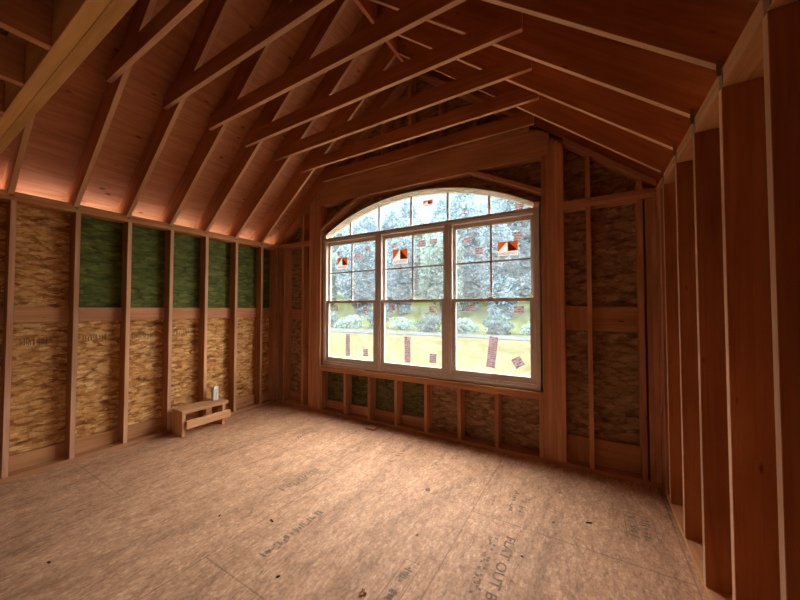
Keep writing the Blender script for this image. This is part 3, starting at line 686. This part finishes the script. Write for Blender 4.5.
for args in [(1.20, 2.255, 0.065, 0.06, YU, 'small square label above the orange logo of the left window'), (1.545, 2.18, 0.075, 0.085, YU, 'square label on the upper right pane of the left window'),
             (1.705, 2.28, 0.07, 0.06, YU, 'tiny label in the top right corner of the left window'), (2.125, 2.275, 0.085, 0.055, YU, 'small label above the orange logo of the middle window'),
             (2.525, 2.26, 0.10, 0.08, YU, 'larger of two labels side by side at the top of the middle window'), (2.68, 2.268, 0.085, 0.065, YU, 'small label in the top right corner of the middle window'),
             (3.095, 2.24, 0.085, 0.06, YU, 'small label on the upper left pane of the right window, the higher one', 0.12), (3.228, 2.105, 0.09, 0.085, YU, 'square label on the upper left pane of the right window, the lower one'),
             (3.64, 2.225, 0.085, 0.085, YU, 'label above the orange logo of the right window'), (3.649, 2.531, 0.09, 0.07, 0.1175, 'label at the right end of the arched pane'),
             (1.177, 1.477, 0.075, 0.07, YL, 'label in the top left corner of the lower left sash'), (1.70, 1.459, 0.08, 0.065, YL, 'label in the top right corner of the lower left sash'),
             (2.122, 1.478, 0.09, 0.07, YL, 'label in the top left corner of the lower middle sash', 0.08), (2.682, 1.457, 0.09, 0.072, YL, 'label in the top right corner of the lower middle sash'),
             (3.135, 1.477, 0.105, 0.066, YL, 'tilted label in the top left corner of the lower right sash', 0.18), (3.648, 1.458, 0.10, 0.068, YL, 'label in the top right corner of the lower right sash'),
             (1.40, 0.965, 0.075, 0.30, YL, 'tall strip label low on the lower left sash'), (1.705, 0.885, 0.085, 0.10, YL, 'square label in the bottom right corner of the lower left sash'),
             (2.341, 0.965, 0.085, 0.315, YL, 'tall strip label low on the lower middle sash'), (2.683, 0.885, 0.09, 0.11, YL, 'square label in the bottom right corner of the lower middle sash'),
             (3.372, 1.005, 0.095, 0.33, YL, 'tall leaning strip label low on the lower right sash', -0.12), (3.632, 0.92, 0.10, 0.10, YL, 'turned square label in the bottom right corner of the lower right sash', 0.55)]:
    small(*args)

# ------------------------------------------------------------ printing on boards
RZ = (0, 0, -math.pi / 2)
def fl_text(body, size, x, y, ln=None):
    o = text_obj('printed_lettering', body, size, (x, y, 0.0008), RZ, M['ink'], fl, align='LEFT', thick=0.0002, offset=0.0012)
    if ln: o.scale.x = ln / o.dimensions.x
    return o
fl_text('FLAT OUT BEST', 0.08, 3.812, -1.20, 0.66)
def smudge(x, ya, yb, hgt, seed, parent=None, mat='ink', z=0.0008, dens=0.9):
    """rows of broken unreadable strokes"""
    r = random.Random(seed); v, f = [], []; y = ya
    while y > yb:
        wd = r.uniform(0.018, 0.03)
        if r.random() < dens:
            for k in range(r.randint(2, 3)):
                hx = hgt * r.uniform(0.35, 1.0); cx = x + r.uniform(-0.3, 0.3) * (hgt - hx); yy = y - r.uniform(0, wd); th = r.uniform(0.006, 0.015); sk = r.uniform(-0.008, 0.008)
                n0 = len(v)
                if r.random() < 0.6: q = [(cx - hx / 2, yy), (cx + hx / 2, yy + sk), (cx + hx / 2, yy + sk - th), (cx - hx / 2, yy - th)]
                else:
                    cxx = x + r.uniform(-0.45, 0.45) * hgt; q = [(cxx, y), (cxx + th, y), (cxx + th, y - wd * 0.8), (cxx, y - wd * 0.8)]
                v += [(a, b, z + 0.00004 * len(f)) for a, b in q]; f.append((n0, n0 + 1, n0 + 2, n0 + 3))
        y -= wd + 0.008
    return mesh_obj('faded_stamp', v, f, M[mat], parent=parent)
for k, (x, ya, yb, h_) in enumerate([(3.735, -1.25, -1.70, 0.022), (3.705, -1.25, -1.72, 0.014), (2.10, -1.20, -1.64, 0.075), (2.15, -1.24, -1.5, 0.03), (2.575, -1.62, -2.12, 0.065), (1.40, -0.50, -0.92, 0.05), (2.60, -0.32, -0.60, 0.06), (3.37, -1.74, -2.0, 0.055),
                                     (3.745, -0.60, -0.92, 0.035), (3.82, -0.68, -0.9, 0.05), (4.50, -0.56, -0.78, 0.05), (4.57, -0.56, -0.78, 0.05), (2.99, -0.45, -0.62, 0.05), (1.85, -0.3, -0.62, 0.05)]):
    smudge(x, ya, yb, h_, 50 + k, fl)
# border lines round two stamps
v, f = [], []
for (xa, xb, ya, yb) in ((3.32, 3.42, -2.05, -1.70), (4.455, 4.62, -0.82, -0.52)):
    for q in (((xa, ya), (xa + 0.004, yb)), ((xb, ya), (xb + 0.004, yb)), ((xa, yb), (xb, yb + 0.004))):
        n0 = len(v); (a0, b0), (a1, b1) = q; v += [(a0, b0, 0.0008), (a1, b0, 0.0008), (a1, b1, 0.0008), (a0, b1, 0.0008)]; f.append((n0, n0 + 1, n0 + 2, n0 + 3))
mesh_obj('stamp_border', v, f, M['ink'], parent=fl)
# brown stamp rows on the left wall boarding
def wall_smudge(ya, yb, z, hgt, seed):
    r = random.Random(seed); v, f = [], []; y = ya
    while y < yb:
        wd = r.uniform(0.014, 0.024)
        for k in range(2):
            hx = hgt * r.uniform(0.5, 1.0); yy = y + r.uniform(0, wd); th = 0.005; z0 = z + r.uniform(0, hgt - hx)
            n0 = len(v); dx = -0.1395 + 0.00004 * len(f); v += [(dx, yy, z0), (dx, yy + th, z0), (dx, yy + th, z0 + hx), (dx, yy, z0 + hx)]; f.append((n0, n0 + 1, n0 + 2, n0 + 3))
        y += wd + 0.006
    mesh_obj('faded_stamp', v, f, M['ink_dark'], parent=wl)
for k, (a, b) in enumerate(bays[3:7]):
    wall_smudge(a + 0.06, b - 0.12, 1.13, 0.07, 80 + k)

# ------------------------------------------------------------ bench and carton
be = empty('step_bench', (0.14, -1.20, 0.0), 'small rough wooden step bench standing against the left wall', 'bench')
bx0, bx1 = 0.012, 0.262; by0, by1 = -1.475, -0.93; bz = 0.293
box('bench_top', (bx0, by0, bz - 0.038), (bx1, by1, bz), M['bench'], parent=be, bev=0.003)
for ya, yb in ((by0 + 0.005, by0 + 0.043), (by1 - 0.075, by1 - 0.037)):
    for k in range(3):
        xa = bx0 + 0.004 + k * 0.08
        box('leg_board', (xa, ya, 0.0), (xa + 0.078, yb, bz - 0.038), M['bench'], axis='z', parent=be, bev=0.003)
box('stretcher', (bx1 - 0.010, by0 + 0.04, 0.085), (bx1 + 0.026, by1 + 0.015, 0.175), M['bench'], parent=be, bev=0.003)
# carton: an upright white card box seen half from the side
ct = empty('small_carton', (0.10, -1.0, bz), 'small white and grey upright carton standing on the bench', 'carton')
cx0, cx1, cy0, cy1, ch = 0.065, 0.125, -1.045, -0.985, 0.175
prism('carton_body', [(cx0, cy0), (cx1, cy0), (cx1, cy1), (cx0, cy1)], bz + 0.0005, bz + ch - 0.02, M['greycard'], axis='z', parent=ct, plane='xy', bev=0.001)
boxes('white_edge', [((cx1 + 0.0002, cy1 - 0.014, bz + 0.0005), (cx1 + 0.002, cy1, bz + ch - 0.02)), ((cx1 + 0.0002, cy0, bz + ch - 0.034), (cx1 + 0.002, cy1, bz + ch - 0.02)), ((cx1 + 0.0002, cy0, bz + 0.0005), (cx1 + 0.002, cy0 + 0.01, bz + ch - 0.02))], M['white'], parent=ct)
lid = mesh_obj('flap', [(cx0, cy0, bz + ch - 0.02), (cx1, cy0, bz + ch - 0.02), (cx1, cy1, bz + ch - 0.02), (cx0, cy1, bz + ch - 0.02), (cx0, cy0 + 0.012, bz + ch - 0.004), (cx1, cy0 + 0.012, bz + ch - 0.004), (cx1, cy1, bz + ch), (cx0, cy1, bz + ch)],
               [(0, 1, 2, 3), (4, 5, 6, 7), (0, 1, 5, 4), (1, 2, 6, 5), (2, 3, 7, 6), (3, 0, 4, 7)], M['white'], parent=ct)

# ------------------------------------------------------------ debris on the floor
tag(box('wood_scrap', (1.90, -0.20, 0.0), (2.02, -0.02, 0.02), M['stud'], bev=B), 'short flat wood scrap on the floor by the window wall plate', 'wood scrap')
def dry_leaf(x, y, sz, rot, label):
    r = random.Random(int(x * 999)); n = 14; v = [(x, y, 0.006)]; f = []
    for k in range(n):
        a = 2 * math.pi * k / n + rot; rr = sz * (1.0 if k % 2 else 0.45) * r.uniform(0.75, 1.1)
        v.append((x + math.cos(a) * rr, y + math.sin(a) * rr, r.uniform(0.001, 0.018)))
    n0 = len(v); v += [(a, b, c + 0.0012) for a, b, c in v]
    for k in range(n):
        a, b = 1 + k, 1 + (k + 1) % n
        f += [(0, a, b), (n0, n0 + b, n0 + a), (a, b, n0 + b, n0 + a)]
    tag(mesh_obj('dry_leaf', v, f, M['leaf_dry']), label, 'leaf', 'dry leaves on the floor')
dry_leaf(3.243, -2.012, 0.028, 0.3, 'crumpled dry leaf on the floor at the bottom centre of the photo')
dry_leaf(3.122, -0.991, 0.024, 1.1, 'pale curled dry leaf lying in the middle of the floor')
dry_leaf(4.097, -0.275, 0.022, 2.0, 'dry leaf near the foot of the window wall right of the window')
dry_leaf(3.29, -1.507, 0.014, 0.7, 'tiny dry leaf on the floor before the stamped lettering')
dry_leaf(4.05, -0.50, 0.020, 0.2, 'small pale dry leaf right of the middle, nearer the camera than the wall leaf')
def chip(x, y, lx, ly, rot, mat, name, label, cat, g_):
    c, s_ = math.cos(rot), math.sin(rot)
    pts = [(x + a * c - b * s_, y + a * s_ + b * c) for a, b in ((-lx, -ly * 0.6), (lx * 0.8, -ly), (lx, ly * 0.5), (-lx * 0.7, ly))]
    tag(prism(name, pts, 0.0005, 0.007, M[mat], plane='xy', bev=0.001), label, cat, g_)
chip(2.359, -1.881, 0.02, 0.004, -0.2, 'debris', 'wood_splinter', 'dark splinter on the floor left of the middle, the larger of two', 'splinter', 'dark splinters')
chip(1.996, -2.034, 0.004, 0.012, 0.3, 'debris', 'wood_splinter', 'thin dark splinter on the left part of the floor', 'splinter', 'dark splinters')
chip(2.78, -2.165, 0.012, 0.004, 1.0, 'debris', 'wood_splinter', 'short dark splinter near the lower edge of the photo', 'splinter', 'dark splinters')
chip(4.243, -0.789, 0.02, 0.004, 0.4, 'debris', 'wood_splinter', 'bent dark splinter on the right part of the floor', 'splinter', 'dark splinters')
chip(1.563, -2.775, 0.010, 0.006, 0.4, 'debris', 'wood_splinter', 'small dark crumb on the floor in the lower left', 'splinter', 'dark splinters')
chip(3.901, -1.329, 0.008, 0.006, 0.2, 'chip', 'wood_chip', 'pale wood chip right of the stamped lettering', 'wood chip', 'pale wood chips')
chip(4.03, -0.903, 0.012, 0.004, 0.6, 'chip', 'wood_chip', 'pale wood chip between the leaf and the bent splinter', 'wood chip', 'pale wood chips')
chip(2.05, -1.45, 0.008, 0.004, 0.6, 'chip', 'wood_chip', 'pale wood chip in the left half of the floor', 'wood chip', 'pale wood chips')

# ------------------------------------------------------------ outdoors
def gz(x, y):
    z = -1.0
    if y > 29: z += (min(y, 60) - 29) ** 1.25 * 0.085
    return z + 0.12 * math.sin(x * 0.23) * math.cos(y * 0.19)
gx = [-70 + i * 3 for i in range(44)]; gy = [-30 + j * 3 for j in range(38)]
v = [(x, y, gz(x, y)) for y in gy for x in gx]; nx = len(gx)
f = [(j * nx + i, j * nx + i + 1, (j + 1) * nx + i + 1, (j + 1) * nx + i) for j in range(len(gy) - 1) for i in range(nx - 1)]
gr = mesh_obj('ground', v, f, M['grass'], origin=(0, 0, 0), smooth=True); tag(gr, kind='structure')
xs = [-60 + i * 3 for i in range(38)]
v = []; 
for x in xs: v += [(x, 22.5, gz(x, 22.5) + 0.05), (x, 26.0, gz(x, 26.0) + 0.05)]
f = [(2 * i, 2 * i + 2, 2 * i + 3, 2 * i + 1) for i in range(len(xs) - 1)]
tag(mesh_obj('lane', v, f, M['gravel'], origin=(0, 0, 0)), kind='structure')

tag(box('eave_bounce_slab', (-12, -12, -0.98), (-0.3, 0.6, -0.84), M['eave_bounce'], axis='x'), kind='structure')  # unseen pale ground, added to bounce daylight up into the left eaves
def crown_mesh(name, rx, rz, n, leaf, seed, mat):
    r = random.Random(seed); v, f = [], []
    blobs = [(r.uniform(-0.6, 0.6) * rx, r.uniform(-0.6, 0.6) * rx, r.uniform(-0.7, 0.8) * rz, r.uniform(0.35, 0.6)) for _ in range(14)] + [(0, 0, 0, 0.75)]
    for _ in range(n):
        bx_, by_, bz_, br = r.choice(blobs)
        d = Vector((r.gauss(0, 1), r.gauss(0, 1), r.gauss(0, 1))).normalized() * r.uniform(0.7, 1.0)
        c = Vector((bx_ + d.x * br * rx, by_ + d.y * br * rx, bz_ + d.z * br * rz))
        a = Vector((r.gauss(0, 1), r.gauss(0, 1), r.gauss(0, 1))).normalized(); b = a.cross(Vector((r.gauss(0, 1), r.gauss(0, 1), r.gauss(0, 1)))).normalized()
        sz = leaf * r.uniform(0.6, 1.3); n0 = len(v)
        v += [c - a * sz, c + b * sz * 0.6, c + a * sz, c - b * sz * 0.6]; f.append((n0, n0 + 1, n0 + 2, n0 + 3))
    me = bpy.data.meshes.new(name); me.from_pydata([tuple(q) for q in v], [], f); me.materials.append(mat); return me
def trunk_mesh(h_, r0):
    v, f = [], []; n = 8; rings = 5
    for k in range(rings + 1):
        z = h_ * k / rings; rr = r0 * (1 - 0.6 * k / rings) * (1.3 if k == 0 else 1)
        for i in range(n):
            a = 2 * math.pi * i / n; v.append((math.cos(a) * rr + 0.05 * math.sin(k), math.sin(a) * rr, z))
    for k in range(rings):
        for i in range(n): f.append((k * n + i, k * n + (i + 1) % n, (k + 1) * n + (i + 1) % n, (k + 1) * n + i))
    f += [tuple(range(n))[::-1], tuple(range(rings * n, rings * n + n))]
    me = bpy.data.meshes.new('trunk'); me.from_pydata(v, [], f); me.materials.append(M['bark']); return me
crowns = [crown_mesh('crown', 3.3, 6.8, 9000, 0.30, 1, M['leaf_a']), crown_mesh('crown', 3.5, 6.6, 9000, 0.30, 2, M['leaf_b']), crown_mesh('crown', 3.2, 7.0, 9000, 0.30, 3, M['leaf_a'])]
shr = [crown_mesh('shrub', 1.5, 0.75, 900, 0.16, 11, M['leaf_c']), crown_mesh('shrub', 1.7, 0.65, 900, 0.16, 12, M['leaf_b'])]
tm = trunk_mesh(7.0, 0.28)
kinds = ['blue green', 'light green', 'tall blue green']
k = 0
tree_pos = [(-44 + 7.6 * q, 38 + (q % 2)) for q in range(7)] + [(-58 + 10.2 * q, 52 + (q % 2)) for q in range(7)] + [(-11.0, 45.5)] + [(-61 + 11.5 * q, 68 + (q % 2)) for q in range(7)]
for j, (x, y) in enumerate(tree_pos):
    row = 'front' if y < 42 else ('middle' if y < 60 else 'rear')
    e = empty('tree', (x, y, gz(x, y) - 0.2), '%s leafy tree beyond the meadow in the %s row, %s' % (kinds[j % 3], row, 'in a gap' if j == 14 else ORD[j % 7 if j < 14 else (j - 15) % 7] + ' from the left'), 'tree', 'trees beyond the meadow')
    sc = {'front': 0.92, 'middle': 1.3, 'rear': 1.6}[row] * random.uniform(0.95, 1.03)
    for nm, me, z in (('crown', crowns[j % 3], 7.2), ('trunk', tm, 0)):
        o = bpy.data.objects.new(nm, me); COL.objects.link(o); o.parent = e; o.location = (0, 0, z * sc * (0.95 if nm == 'crown' else 1)); o.scale = (sc, sc, sc)
        if nm == 'crown': o.rotation_euler.z = j * 1.3
for j in range(13):
    x = -33 + j * 3.7; y = 28.6 + random.uniform(-0.8, 1.2)
    o = bpy.data.objects.new('shrub', shr[j % 2]); COL.objects.link(o); o.location = (x, y, gz(x, y) + 0.75); o.rotation_euler.z = j
    sc = random.uniform(0.85, 1.15); o.scale = (sc, sc, sc * 1.35)
    tag(o, 'low leafy shrub behind the pale lane, %s along the row' % (ORD[j] if j < 13 else ['fourteenth', 'fifteenth', 'sixteenth'][j - 13]), 'shrub', 'shrubs behind the lane')
